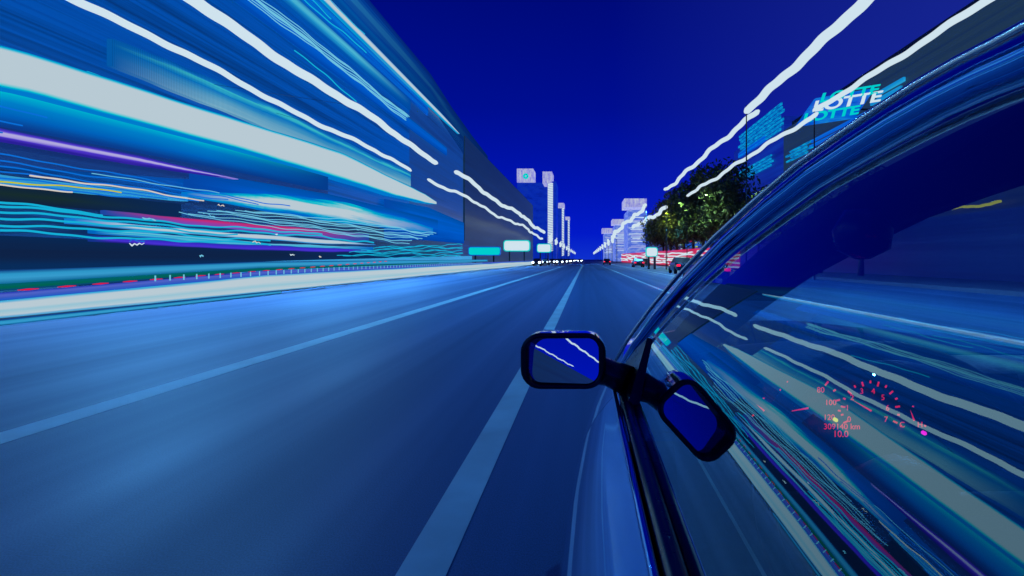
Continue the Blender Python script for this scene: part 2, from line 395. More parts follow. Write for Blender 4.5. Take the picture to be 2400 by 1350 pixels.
sband('light_strip', M['purplebox'], bA, [(-400, .190, .215), (0, .198, .217), (300, .206, .2255), (532, .2222, .2248)], depth=0.7, amp=0.02)
sband('panel', M['bluewash'], bA, [(430, .165, .222), (760, .16, .25), (1000, .16, .26), (1020, .16, .262)], depth=0.4)
# light streaks along that facade, given shape as thin tubes
random.seed(4)
def streak_line(parent, mat, x0, s0, x1, s1, r=0.035, amp=0.12, seed=0.0, x=XF + 0.35, rs=None, step=0.22):
    y0, y1 = Yf(x0, x), Yf(x1, x); pts = []; y = y0
    while y < y1:
        t = (1/y0 - 1/y) / (1/y0 - 1/y1)
        pts.append((x + 0.2*wob(y, seed+2, amp), y, H - x*(s0 + t*(s1 - s0)) + wob(y, seed, amp))); y += step * max(1, y / 22)
    return MB().tube(pts, [r * max(1, p[1] / 30) for p in pts], 5).build('streak_tube', M[mat], parent)
for k in range(7):
    streak_line(bA, 'palecyan', 300 + 20*k, .765 + .006*k, 950 + 12*random.random(), .782 + .005*k, r=0.03, amp=0.10, seed=k*.35)
for (a, s0, b, s1) in ((690, .72, 840, .70), (690, .655, 830, .66), (700, .93, 860, .94), (205, .378, 560, .373), (330, .381, 700, .392), (560, .93, 780, .945), (610, 1.03, 860, 1.02)):
    streak_line(bA, 'cyan', a, s0, b, s1, r=0.035, amp=0.13, seed=a)
for (a, s0, b, s1) in ((-200, .262, 120, .263), (-200, .235, 60, .238), (-100, .215, 15, .217)):
    streak_line(bA, 'bluelight', a, s0, b, s1, r=0.03, amp=0.05, seed=a, x=XF + 0.9)

# lower shop storey, a building of its own right below the canopy
bS = thing('shop', (-22.6, 30, 0.14), 'low shop storey with stacked cyan, magenta and violet sign bands beneath the glass building', 'shop', None)
MB().box((-23.9, -50, 0.14), (XF + 0.25, 96, H + 3.4)).build('wall', M['facadeLow'], bS)
xs = XF + 0.25
M['darkbox'] = lightbox('dim_panel', [(0, (16, 34, 60)), (.4, (22, 44, 46)), (1, (14, 36, 60))], fade=(10, 40, 84), f1=.4, var=.6, sz=3)
M['darkbox2'] = lightbox('dim_blue_panel', [(0, (8, 44, 90)), (.5, (14, 34, 70)), (1, (8, 40, 84))], fade=(8, 50, 104), f1=.3, var=.8, sz=3)
sband('panel', M['darkbox'], bS, [(-300, .097, .123), (420, .104, .136)], depth=0.1, x=xs)
sband('panel', M['darkbox2'], bS, [(-300, -.018, .042), (1060, -.0, .020)], depth=0.1, x=xs)
sband('sign_band', M['signbox'], bS, [(425, .157, .168), (620, .150, .205), (800, .150, .235), (940, .16, .225), (1010, .17, .20)], depth=0.3, amp=0.03, x=xs)
sband('sign_band', M['bluewash'], bS, [(900, .10, .30), (1000, .12, .33), (1086, .13, .30)], depth=0.12, x=xs)
sband('sign_band', M['stepblue'], bS, [(-200, .132, .144), (0, .125, .142), (430, .145, .158)], depth=0.25, amp=0.05, x=xs)
sband('sign_band', M['magbox'], bS, [(235, .093, .101), (520, .085, .105), (860, .080, .116)], depth=0.2, amp=0.03, x=xs)
sband('sign_band', M['whitebox'], bS, [(150, .069, .078), (500, .062, .074), (750, .06, .074), (870, .068, .072)], depth=0.42, amp=0.03, seed=3, x=xs)
sband('sign_band', M['cyanbox'], bS, [(205, .052, .062), (600, .040, .052), (868, .042, .054)], depth=0.3, amp=0.04, seed=6, x=xs)
sband('sign_band', M['violetbox'], bS, [(200, .036, .048), (500, .028, .042), (868, .030, .046)], depth=0.36, amp=0.03, seed=9, x=xs)
sband('plinth_light', M['stepblue'], bS, [(-400, -.047, -.025), (0, -.043, -.020), (700, -.035, -.003), (1100, -.025, .03)], depth=0.5, x=xs)
for k, s in enumerate((.055, .066, .076, .085, .094, .046)):
    streak_line(bS, 'cyan', -300, s + .004, (640, 560, 880, 760, 250, 640)[k], s + (.006 if k < 4 else .0), r=0.045, amp=0.10, seed=k*.2, x=xs + 0.5, rs=k)
for k in range(9):
    streak_line(bS, 'palecyan', 420 + 22*k, .115 + .004*k, 960 + 8*k, .095 + .010*k, r=0.022, amp=0.09, seed=k*.45, x=xs + 0.4)
for k in range(6):
    streak_line(bS, 'bluelight', -300 + 40*k, .125 + .011*k, 330 + 70*k, .135 + .009*k, r=0.03, amp=0.09, seed=k*.4, x=xs + 0.45)
for k in range(8):
    streak_line(bS, 'cyan', 790 + 14*k, .015 + .006*k, 1085, .02 + .013*k, r=0.02, amp=0.09, seed=k*.8, x=xs + 0.4)
streak_line(bS, 'yellow', -300, .118, 285, .148, r=0.03, amp=0.10, seed=5, x=xs + 0.55)
streak_line(bS, 'warmwhite', 70, .149, 480, .158, r=0.035, amp=0.10, seed=8, x=xs + 0.55)
streak_line(bS, 'warmwhite', -300, .112, 170, .135, r=0.03, amp=0.10, seed=9, x=xs + 0.55)
streak_line(bS, 'palecyan', 215, .175, 520, .178, r=0.02, amp=0.08, seed=9, x=xs + 0.55)
random.seed(9)
for k in range(12):       # small spotlights and shop lamps
    px = random.uniform(140, 1060); s = random.uniform(-.005, .15)
    y = Yf(px, xs); z = H - xs * s
    q = []
    a0 = random.uniform(-0.3, 0.3); L = random.uniform(.15, .9)
    for j in range(7):
        q.append((xs + 0.7, y + j*L/6, z + a0*j*L/6*0.4 + random.uniform(-.06, .06)))
    MB().tube(q, [0.015 + random.random()*0.025 for _ in q], 5).build('lamp', M[random.choice(['warmwhite', 'white', 'palecyan', 'bluelight'])], bS)

# dark building beyond
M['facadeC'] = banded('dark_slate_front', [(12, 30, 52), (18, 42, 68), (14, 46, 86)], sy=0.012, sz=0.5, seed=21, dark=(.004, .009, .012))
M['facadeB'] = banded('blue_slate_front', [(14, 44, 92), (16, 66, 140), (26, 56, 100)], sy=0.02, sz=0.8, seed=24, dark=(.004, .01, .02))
bB = thing('office_building', (-30, 78, 0.14), 'blue grey office block between the glass building and the dark block on the left', 'building', None)
MB().box((-39, 64.4, 0.14), (XF - 0.2, 93, H + 21.5)).build('wall', M['facadeB'], bB)
bC = thing('dark_building', (-30, 150, 0.14), 'long dark slate block on the left under the farther pair of lamp lines', 'building', None)
MB().box((-40, 93.5, 0.14), (XF, 215, H + 22.6)).build('wall', M['facadeC'], bC)
MB().box((-39.5, 94, H + 22.6), (XF - 1.5, 205, H + 24.2)).build('roof', M['darkwall'], bC)

bD = thing('building', (-30, -60, 0.14), 'low dark block behind the viewer, seen only in the door mirror', 'building')
MB().box((-40, -140, 0.14), (XF - .5, -51, H + 11)).build('wall', M['facadeC'], bD)
# ================================================================ light trails of the street lamps, shaped as glowing tubes
def lamp_line(label, X, z, y0, y1, r0, r1, poles, amp=0.11, seed=0.0, mat='white', kick=None, tilt=0.0, grp=None, px=None):
    px = XF if X < 0 else (X if px is None else px)
    t = thing('street_lamp', (px, poles[0], 0.14 if abs(px) > 12 else 0), label, 'street lamp', grp)
    pts = []; rr = []; y = y0
    while y < y1:
        k = (y - y0) / (y1 - y0)
        dz = wob(y, seed, amp) ; dx = wob(y, seed + 4, amp * 0.8)
        if kick: dz += kick[2] * math.exp(-((y - kick[0]) / kick[1]) ** 2)
        pts.append((X + dx, y, z + dz + tilt * k)); rr.append((r0 + (r1 - r0) * k) * .8); y += 0.22 * max(1, abs(y) / 22)
    rr[0] *= .6; rr[-1] *= .6
    MB().tube(pts, rr, 10).build('trail_tube', M[mat], t)
    for yp in poles:
        zt = z + 0.05 + r0
        if X < 0:
            MB().tube([(XF - .1, yp, z + 1.4), (X, yp, z + .1)], 0.012, 5).build('wire', M['steel2'], t); continue
        MB().tube([(px, yp, 0.0), (px, yp, 4), (px, yp, zt)], [0.06, 0.05, 0.035], 8).build('pole', M['steel'], t)
        if abs(px - X) > 0.1:
            MB().tube([(px, yp, zt), (X, yp, zt + 0.05)], 0.03, 6).build('arm', M['steel'], t)
    return t
LG = 'light trails of street lamps shaped as long tubes'
lamp_line('thickest white lamp line on the left, nearest the road, running off the top edge', -13.5, 10.15, 1.0, 47.0, .27, .26, (30.0,), seed=1, grp=LG)
lamp_line('thinner white lamp line above the big canopy light on the left facade', -17.6, 10.25, -2.0, 52.0, .17, .20, (36.0,), seed=2, grp=LG)
lamp_line('far white lamp line over the dark slate block, the upper one of two', -13.5, 10.3, 52.5, 168.0, .27, .60, (90.0,), seed=3, grp=LG)
lamp_line('far white lamp line over the dark slate block, the lower one of two', -17.6, 10.25, 57.5, 215.0, .22, .50, (100.0,), seed=4, grp=LG)
lamp_line('thick white lamp line on the right, running off the top edge beside open sky', 9.75, 10.25, -30.0, 31.5, .27, .27, (31.0,), seed=5, grp=LG, amp=.09, px=9.75)
lamp_line('white lamp line on the right falling from the mid sky jog towards the far towers', 10.1, 10.0, 29.8, 66.0, .20, .24, (64.0,), seed=6, grp=LG, amp=.10, px=10.1)
lamp_line('upper white lamp line just above the lettered sign', 13.95, 10.25, -30.0, 31.5, .21, .17, (31.2,), seed=7, grp=LG, amp=.08, px=13.95)
lamp_line('lower white lamp line passing over the dark trees on the right', 13.9, 10.0, 30.6, 71.0, .17, .24, (70.0,), seed=8, grp=LG, amp=.09, px=13.9)
lamp_line('short far lamp line above the yellow green tree on the right', 13.9, 10.2, 86.0, 150.0, .40, .6, (87.0,), seed=10, grp=LG, px=13.9)
lamp_line('short far lamp line crossing the striped towers on the right', 10.1, 10.2, 84.0, 190.0, .34, .8, (85.0,), seed=12, grp=LG, px=10.1)
# lamps behind the viewer (seen in the mirror)
lamp_line('lamp line behind the viewer along the left kerb, seen only in the door mirror', -13.5, 10.15, -60.0, -3.0, .10, .12, (-20.0,), seed=14, grp=LG)
lamp_line('lamp line behind the viewer along the facade, seen only in the door mirror', -17.6, 10.15, -60.0, -6.0, .07, .09, (-30.0,), seed=15, grp=LG)

# ================================================================ headlight trails shaped as an added glowing rail (left road edge)
gr = thing('trail_rail', (-11.3, 60, 0.0), 'headlight trails shaped as a white glowing rail along the left road edge with red markers', 'light trail')
XG = -11.3
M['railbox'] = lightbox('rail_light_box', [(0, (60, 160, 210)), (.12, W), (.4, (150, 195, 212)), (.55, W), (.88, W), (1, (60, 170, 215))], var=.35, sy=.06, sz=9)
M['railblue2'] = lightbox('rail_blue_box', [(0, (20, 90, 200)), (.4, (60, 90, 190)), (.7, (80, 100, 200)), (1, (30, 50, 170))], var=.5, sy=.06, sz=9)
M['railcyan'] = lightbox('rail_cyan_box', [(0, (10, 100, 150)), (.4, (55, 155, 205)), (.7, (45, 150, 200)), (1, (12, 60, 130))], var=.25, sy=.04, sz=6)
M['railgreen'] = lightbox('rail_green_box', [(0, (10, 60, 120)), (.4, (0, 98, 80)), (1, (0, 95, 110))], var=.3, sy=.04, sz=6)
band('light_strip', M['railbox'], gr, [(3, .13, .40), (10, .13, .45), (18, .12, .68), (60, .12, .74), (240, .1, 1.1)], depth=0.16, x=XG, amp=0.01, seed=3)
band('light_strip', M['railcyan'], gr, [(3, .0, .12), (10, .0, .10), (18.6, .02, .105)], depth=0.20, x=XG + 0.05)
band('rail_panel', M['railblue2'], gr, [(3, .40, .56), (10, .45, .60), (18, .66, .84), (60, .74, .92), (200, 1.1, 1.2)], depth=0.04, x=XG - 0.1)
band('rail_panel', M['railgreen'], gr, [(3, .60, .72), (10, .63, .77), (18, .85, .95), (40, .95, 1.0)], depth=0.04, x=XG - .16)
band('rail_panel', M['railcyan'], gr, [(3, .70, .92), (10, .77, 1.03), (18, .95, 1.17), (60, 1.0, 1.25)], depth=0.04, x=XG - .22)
M['reflred'] = glow('red_marker', (215, 20, 70), 1.0)
for k in range(32):
    yy = 5.0 + k * 0.78
    zz = .625 + (yy - 10) * .027
    MB().tube([(XG - 0.08, yy - .2, zz - .005), (XG - .08, yy, zz), (XG - .08, yy + .2, zz + .005)], [.008, .022, .008], 6).build('red_marker', M['reflred'], gr)
for k in range(90):
    yy = 13.5 + k * 0.48
    MB().cbox((XG - 0.04, yy, min(.75 + .012*max(0, yy-17.), .83)), (0.02, 0.03, .15)).build('baluster', M['palecyan'], gr)

# ================================================================ distant signs (left)
def sign(name, px, w_, zt, zb, Y, mat, label, rim=None, wavy=.0, group=None):
    X = (px - VPX) / F * Y; hw = w_ / F * Y / 2
    t = thing('sign', (X, Y, 0.14), label, 'sign', group)
    Z1 = H + (VPY - zt) / F * Y; Z0 = H + (VPY - zb) / F * Y
    def rr(c, a, b, d, r):
        p = []
        for cx, cz, s in ((a - r, b - r, 0), (-a + r, b - r, 1), (-a + r, -b + r, 2), (a - r, -b + r, 3)):
            for i in range(5):
                th = (s + i/4) * math.pi/2; p.append((c[0] + cx + r*math.cos(th), c[1], c[2] + cz + r*math.sin(th)))
        n = len(p); m_ = MB(); m_.add(p + [(q[0], q[1] + d, q[2]) for q in p], [tuple(range(n))[::-1], tuple(range(n, 2*n))] + [(i, (i+1) % n, n + (i+1) % n, n + i) for i in range(n)])
        return m_
    c = (X, Y, (Z0 + Z1)/2); a, b = hw, (Z1 - Z0)/2
    rr(c, a, b, .6, min(a, b)*.5).build('face', M[mat], t)
    if rim:
        k = min(a, b) * .22
        rr((c[0], c[1] + .1, c[2]), a + k, b + k, .4, min(a, b)*.6).build('frame', M[rim], t)
    for s in (-.6, .6):
        MB().cbox((X + s*a, Y + .3, (Z0 + .14)/2), (.25, .25, Z0 - .14 + .1)).build('post', M['steel'], t)
    return t
SG = 'glowing signs low above the far road'
sign('s', 1135, 72, 580, 597, 82, 'teal', 'teal sign box, leftmost of the glowing signs at the road end', 'royal', group=SG)
sign('s', 1211, 58, 565, 587, 96, 'white', 'white sign box with cyan rim right of the teal one', 'teal', group=SG)
sign('s', 1275, 30, 573, 590, 110, 'white', 'small white sign box with cyan rim beside the foot of the lit tower', 'teal', group=SG)
sign('s', 1528, 24, 581, 600, 60, 'white', 'square white sign above the red lights on the right', 'teal', group=SG)

# ================================================================ towers
M['towerdark'] = banded('tower_glass', [(0, 22, 130), (6, 40, 170), (14, 50, 160)], sx=.25, sy=.1, sz=.5, seed=31)
M['towerglow'] = banded('tower_lit', [(30, 60, 200), (90, 120, 215), (170, 185, 220)], sx=.35, sy=.3, sz=.8, seed=33)
M['crown'] = banded('tower_crown', [(60, 70, 200), (150, 150, 215), (182, 190, 212)], sx=1.2, sy=.3, sz=.3, seed=35, lo=.3, hi=.6)
M['lav'] = glow('lavender_light', (165, 170, 222), 1.0)
def PXZ(px, py, Y): return ((px - VPX) / F * Y, H + (VPY - py) / F * Y)
def tower(label, x0, x1, top, Y, spine=None, crown=None, bands=0, mat='towerdark', ring=False, grp=None, dk=22):
    X0, Z1 = PXZ(x0, top, Y); X1, _ = PXZ(x1, top, Y)
    t = thing('tower', ((X0+X1)/2, Y + dk/2, 0), label, 'tower', grp)
    MB().box((X0, Y, 0), (X1, Y + dk, Z1)).build('wall', M[mat], t)
    if crown:
        c0, c1, ct, cb = crown
        CX0, CZ1 = PXZ(c0, ct, Y); CX1, CZ0 = PXZ(c1, cb, Y)
        MB().box((CX0, Y - 1.2, CZ0), (CX1, Y + dk*.6, CZ1)).build('crown', M['crown'], t)
    if spine:
        s0, s1, st, sb = spine; SX0, SZ1 = PXZ(s0, st, Y); SX1, SZ0 = PXZ(s1, sb, Y)
        hs = (SZ1 - SZ0); nn = max(10, int((sb - st) / 4)); wd = SX1 - SX0
        for i in range(nn):
            z = SZ0 + hs * i / nn; zz = hs / nn
            MB().add([(SX0, Y - .8, z), (SX1, Y - .8, z + zz*.45), (SX1, Y - .8, z + zz*1.15), (SX0, Y - .8, z + zz*.7),
                      (SX0, Y, z), (SX1, Y, z + zz*.45), (SX1, Y, z + zz*1.15), (SX0, Y, z + zz*.7)],
                     [(0,1,2,3), (7,6,5,4), (0,4,5,1), (1,5,6,2), (2,6,7,3), (3,7,4,0)]).build('light_panel', M['white'], t)
    if bands:
        zt = Z1; n = bands
        rnd = random.Random(int(x0))
        for i in range(n):
            z = 6 + (zt - 8) * i / n; a = rnd.uniform(0, .25); b = rnd.uniform(.7, 1.0)
            MB().box((X0 + (X1-X0)*a, Y - .35, z), (X0 + (X1-X0)*b, Y - .01, z + (zt - 8)/n*.42)).build('window_band', M[rnd.choice(['lav', 'towerglow', 'lav', 'white'])], t)
    if ring:
        cx, cz = PXZ(1233, 414, Y); g = MB(); n = 20
        r0, r1 = 0.6/1200*Y*3, 0.6/1200*Y*11
        g.add([(cx + r*math.cos(2*math.pi*i/n), Y - 1.9 + d, cz + r*math.sin(2*math.pi*i/n)) for (r, d) in ((r1, 0), (r0, 0), (r1, .6), (r0, .6)) for i in range(n)],
              [(i, (i+1)%n, n+(i+1)%n, n+i) for i in range(n)] + [(i, 2*n+i, 2*n+(i+1)%n, (i+1)%n) for i in range(n)])
        g.build('emblem_ring', M['teal'], t)
    return t
TL = 'towers at the far left end of the street'; TR = 'banded towers at the far right end of the street'
tower('dark blue tower with a lit crown and cyan ring above the left roofs', 1212, 1282, 428, 300, crown=(1212, 1250, 396, 428), ring=True, grp=TL)
tower('slim tower with the tallest white light spine, left of the road end', 1283, 1303, 425, 280, spine=(1284, 1296, 430, 590), crown=(1272, 1294, 403, 430), grp=TL)
tower('tower with a white lit frame, middle of the three lit outlines on the left', 1297, 1322, 484, 380, spine=(1317, 1322, 484, 600), crown=(1296, 1322, 476, 488), grp=TL)
tower('small narrow lit tower nearest the vanishing point on the left', 1323, 1335, 515, 480, spine=(1331, 1335, 515, 600), crown=(1322, 1335, 508, 516), grp=TL)
tower('largest banded tower on the right with an overhanging lit slab', 1472, 1514, 492, 210, crown=(1463, 1515, 466, 486), bands=22, grp=TR, mat='towerglow')
tower('middle banded tower on the right with a lit roof slab', 1441, 1470, 528, 290, crown=(1435, 1468, 514, 526), bands=18, grp=TR, mat='towerglow')
tower('smallest banded tower on the right, nearest the vanishing point', 1416, 1438, 548, 380, crown=(1411, 1437, 535, 546), bands=14, grp=TR, mat='towerglow')
tower('low blue block between the banded towers and the trees on the right', 1512, 1524, 500, 230, grp=TR, mat='towerdark')

# far street lamps
def far_lamp(X, Y, first, label):
    t = thing('street_lamp', (X, Y, 0.0 if abs(X) < 12 else .14), label, 'street lamp', 'small street lamps receding to the vanishing point')
    s = -1 if X > 0 else 1
    MB().tube([(X, Y, 0), (X, Y, 8.6), (X + s*1.6, Y, 9.3)], [.12, .09, .07], 6).build('pole', M['steel'], t)
    MB().tube([(X + s*1.4, Y, 7.2), (X + s*1.7, Y, 8.2), (X + s*1.5, Y, 9.1), (X + s*1.9, Y, 10.0)], [.4, .6, .6, .35], 8).build('lamp_head', M['white'], t)
    return t
for k in range(10):
    Y = 175 + 32 * k * (1 + k * .05)
    far_lamp(-13.5, Y, k, 'small white street lamp in the left row receding to the road end')
    far_lamp(11.5, Y + 12, k, 'small white street lamp in the right row receding to the road end')

# ================================================================ trees
def leafmat(name, c1, c2):
    m, n, o = base(name)
    b = n.nodes.new('ShaderNodeBsdfPrincipled'); b.inputs['Roughness'].default_value = .6
    t = n.nodes.new('ShaderNodeTexNoise'); t.inputs['Scale'].default_value = 1.3; t.inputs['Detail'].default_value = 4
    g = n.nodes.new('ShaderNodeNewGeometry'); n.links.new(g.outputs['Position'], t.inputs[0])
    r_ = n.nodes.new('ShaderNodeValToRGB'); e = r_.color_ramp.elements
    e[0].position = .35; e[0].color = (*c1, 1); e[1].position = .65; e[1].color = (*c2, 1)
    n.links.new(t.outputs[0], r_.inputs[0]); n.links.new(r_.outputs[0], b.inputs['Base Color'])
    n.links.new(b.outputs[0], o.inputs[0]); return m
M['leaf'] = leafmat('leaves', (.06, .08, .03), (.14, .16, .04))
M['bark'] = pbr('bark', (.06, .05, .04), .9, noise=6, bump=.4)
def make_tree(seed, hgt, rad, n=2600):
    rnd = random.Random(seed); tr = MB()
    th = hgt * .42
    tr.tube([(0, 0, 0), (.1, 0, th*.5), (0, .1, th), (.1, .0, hgt*.7)], [.28, .2, .15, .05], 8)
    cl = []
    for i in range(11):
        a = rnd.uniform(0, 6.28); r_ = rnd.uniform(.25, .95) * rad * .72; z = rnd.uniform(hgt*.42, hgt*.86)
        k = 1 - abs((z/hgt) - .6) * 1.3
        c = Vector((math.cos(a)*r_*k, math.sin(a)*r_*k, z)); cl.append((c, rnd.uniform(.32, .55)*rad))
        tr.tube([(0, 0, th*.8), tuple(c*.5 + Vector((0, 0, th*.35))), tuple(c)], [.09, .05, .02], 5)
    cr = MB()
    for i in range(n):
        c, r_ = rnd.choice(cl); d = Vector((rnd.gauss(0, 1), rnd.gauss(0, 1), rnd.gauss(0, .75)))
        d = d.normalized() * r_ * rnd.uniform(.45, 1.05); p = c + d
        u = Vector((rnd.gauss(0, 1), rnd.gauss(0, 1), rnd.gauss(0, 1))).normalized(); v = u.cross(Vector((rnd.gauss(0,1), rnd.gauss(0,1), rnd.gauss(0,1)))).normalized()
        s = rnd.uniform(.10, .24)
        cr.add([p - u*s*1.4, p + v*s*.6, p + u*s*1.4, p - v*s*.6], [(0, 1, 2, 3)])
    return tr, cr
protos = []
for i, (hh, rr_) in enumerate(((10.5, 4.3), (9.2, 3.8), (11.2, 4.6))):
    protos.append(make_tree(40 + i, hh, rr_))
pm = {}
TG = 'trees in a row along the right pavement'
def place_tree(i, X, Y, s, rz, label, grp):
    t = thing('tree', (X, Y, .14), label, 'tree', grp, rz); t.scale = (s, s, s)
    if i not in pm:
        a = protos[i][0].build('trunk', M['bark']); b = protos[i][1].build('crown', M['leaf'])
        pm[i] = (a.data, b.data); a.parent = t; b.parent = t
    else:
        for nm, me in zip(('trunk', 'crown'), pm[i]):
            o = bpy.data.objects.new(nm, me); col.objects.link(o); o.parent = t
    return t
random.seed(17)
for k in range(14):
    Y = 35 + k * 7.0
    lab = 'dark olive tree in the row on the right pavement' if k != 7 else 'tree with yellow green leaves lit by the short far lamp line on the right'
    place_tree(k % 3, 18.8 + random.uniform(-.5, .5), Y, (random.uniform(1.32, 1.5) if k > 3 else .78), random.uniform(0, 6), lab, TG)
spot('street_lamp_light', (13.9, 91, 9.9), 2600, (.75, 1.0, .12), size=175)
for y_ in (34, 48, 62, 76, 108):
    spot('street_lamp_light', (13.9, y_, 9.9), 1700, (.5, 1.0, .5), size=175)

# ================================================================ right side buildings + lettered sign
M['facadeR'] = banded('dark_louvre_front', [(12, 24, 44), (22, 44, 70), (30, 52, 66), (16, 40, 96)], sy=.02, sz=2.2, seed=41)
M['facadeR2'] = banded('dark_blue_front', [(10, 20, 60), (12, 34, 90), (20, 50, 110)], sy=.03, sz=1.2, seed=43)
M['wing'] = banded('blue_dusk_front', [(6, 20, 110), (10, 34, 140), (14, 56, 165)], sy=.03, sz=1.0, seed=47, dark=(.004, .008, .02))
bR = thing('building', (30, 10, .14), 'dark louvred building on the right carrying the cyan lettered sign', 'building', None)
MB().box((24, -40, .14), (38, 62, H + 15.6)).build('wall', M['facadeR'], bR)
MB().box((24.6, -38, H + 15.6), (37, 61, H + 16.4)).build('roof', M['darkwall'], bR)
MB().box((24.1, 62.1, .14), (36, 83, H + 17.4)).build('wing', M['wing'], bR)
random.seed(77)
M['cyanwin'] = banded('cyan_windows', [(0, 50, 120), (0, 120, 190), (10, 170, 210)], sy=.8, sz=5, seed=45, lo=.35, hi=.62)
def rwin(px0, px1, py, hpx, mat='cyanwin', n=1, X=24):
    Y1 = X*F/(px0-VPX); Y0 = X*F/(px1-VPX); Ym = (Y0+Y1)/2; z = H + (VPY-py)/F*Ym; h = hpx/F*Ym
    for i in range(n):
        zz = z + (i - n/2) * h * 1.7
        o_ = random.uniform(-.8, .8)
        MB().box((X - .18, Y0 + o_, zz), (X - .01, Y1 + o_, zz + h)).build('window', M[mat], bR)
rwin(1735, 1835, 310, 5, n=7); rwin(1735, 1810, 395, 4, n=4); rwin(1850, 1900, 355, 4, n=4); 0
rwin(1905, 2060, 300, 7, n=2, mat='royal'); rwin(1735, 1800, 340, 12, n=1, mat='royal'); rwin(2040, 2110, 225, 9, n=3, mat='glowwin')
streak_line(bR, 'warmwhite', 0, 0, 1, 0) if False else None

for (a, b_, py, r_, mt_, sd) in ((2210, 2345, 484, .09, 'yellow', 2), (2035, 2400, 566, .05, 'bluelight', 5), (2090, 2240, 576, .035, 'palecyan', 7), (2150, 2400, 640, .05, 'bluelight', 9)):
    y0, y1 = 23.6*F/(b_ - VPX), 23.6*F/(a - VPX); ym = (y0 + y1)/2; z = H + (VPY - py)/F*ym
    MB().tube([(23.6, y0 + (y1-y0)*i/24, z + .06*math.sin(i*.35 + sd) + .015*math.sin(i*1.3)) for i in range(25)], r_, 6).build('streak_tube', M[mt_], bR)  # light streaks across the right front, given tube shape
MB().box((23.7, 36, H + .2), (23.99, 43, H + 2.9)).build('window', M['royal'], bR)
def text_mesh(body, size, ext, mat, parent, M4, name='lettering', bev=0.0):
    c = bpy.data.curves.new('t', 'FONT'); c.body = body; c.size = size; c.extrude = ext; c.bevel_depth = bev
    c.align_x = 'LEFT'
    o = bpy.data.objects.new('t', c); col.objects.link(o)
    dg = bpy.context.evaluated_depsgraph_get(); me = bpy.data.meshes.new_from_object(o.evaluated_get(dg))
    bpy.data.objects.remove(o)
    me.transform(M4); me.materials.clear(); me.materials.append(mat)
    o = bpy.data.objects.new(name, me); col.objects.link(o); o.parent = parent
    return o
SY = 36.0; SX = 17.5
sg = thing('sign', (SX, SY, 10.0), 'cyan and white lettered sign in three stacked lines on the dark building at right', 'sign')
for (px, py, s, txt, m_, sh) in ((1920, 240, 1.02, 'LOTTE', 'teal', .35), (1902, 262, 1.2, 'LOTTE', 'white', .32), (1880, 287, .98, 'LOTTE', 'teal', .3)):
    X, Z = PXZ(px, py, SY)
    mt = Matrix.Translation((X - SX, 0, Z - 10.0)) @ Matrix.Rotation(R(90), 4, 'X') @ Matrix.Rotation(R(9), 4, 'Z')
    mt = mt @ Matrix(((1.08, sh, 0, 0), (0, .66, 0, 0), (0, 0, 1, 0), (0, 0, 0, 1)))
    text_mesh(txt, s*1.25, .05, M[m_], sg, mt, bev=.03)
q = []
for d in (.25, .55):
    for (a, b_) in ((1866, 296), (2004, 276), (2052, 206), (1912, 230)):
        X, Z = PXZ(a, b_, SY + .25); q.append((X, SY + d, Z))
MB().add(q, [(0,1,2,3), (7,6,5,4), (0,4,5,1), (1,5,6,2), (2,6,7,3), (3,7,4,0)]).build('board', M['royal'], sg)
for z in (11.0, 12.0):
    MB().tube([(19.5, SY + .7, z), (24.05, SY + .7, z)], .07, 6).build('bracket', M['steel'], sg)

# low shops at the right
bT = thing('shop_row', (26, 80, .14), 'low row of dim shops with small coloured lights behind the trees on the right', 'shop')
MB().box((24, 83.2, .14), (34, 190, H + 11.0)).build('wall', M['facadeR2'], bT)
random.seed(5)
M['shopglow'] = banded('shop_window_glow', [(20, 40, 130), (30, 80, 190), (50, 110, 205)], sy=.05, sz=2, seed=51)
MB().box((23.6, 84, H + .9), (23.99, 140, H + 2.4)).build('shop_window', M['shopglow'], bT)
MB().box((23.4, 86, H + 2.9), (23.99, 120, H + 3.5)).build('sign_band', M['royal'], bT)
for k in range(70):
    y = random.uniform(84, 150); z = random.choice([H + .9, H + 2.1, H + 3.6]) + random.uniform(-.4, .6)
    q = [(23.2, y + j*.25, z + random.uniform(-.13, .13)) for j in range(random.randint(3, 12))]
    MB().tube(q, random.uniform(.03, .08), 5).build('lamp', M[random.choice(['yellow', 'yellow', 'white', 'bluelight', 'palecyan', 'red', 'bluelight'])], bT)
MB().box((21.5, -40, .14), (22.6, 62.5, H + 2.6)).build('low_wall', M['facadeR2'], bR)

# tail light trails on the right, shaped as an added red and white rail
g2 = thing('trail_rail', (13.9, 60, 0.0), 'red and white light trails shaped as a glowing rail along the right road edge', 'light trail')
M['redband'] = banded('red_rail_light', [(90, 0, 90), (200, 0, 50), (225, 0, 40)], sy=.08, sz=4, seed=61)
band('light_strip', M['redband'], g2, [(47, .4, 2.3), (60, .3, 2.6), (200, .2, 3.4)], depth=-0.1, x=14.2)
for k in range(5):
    z = .45 + .36*k; pts = []; y = 46.5
    while y < 190:
        pts.append((13.95 + .1*wob(y, k*3, 1), y, z*(1 + y*.0025) + wob(y/2.2, k*2.3, .13))); y += .35*max(1, y/25)
    MB().tube(pts, [.04 + .0009*p[1] for p in pts], 6).build('trail_tube', M['white'], g2)

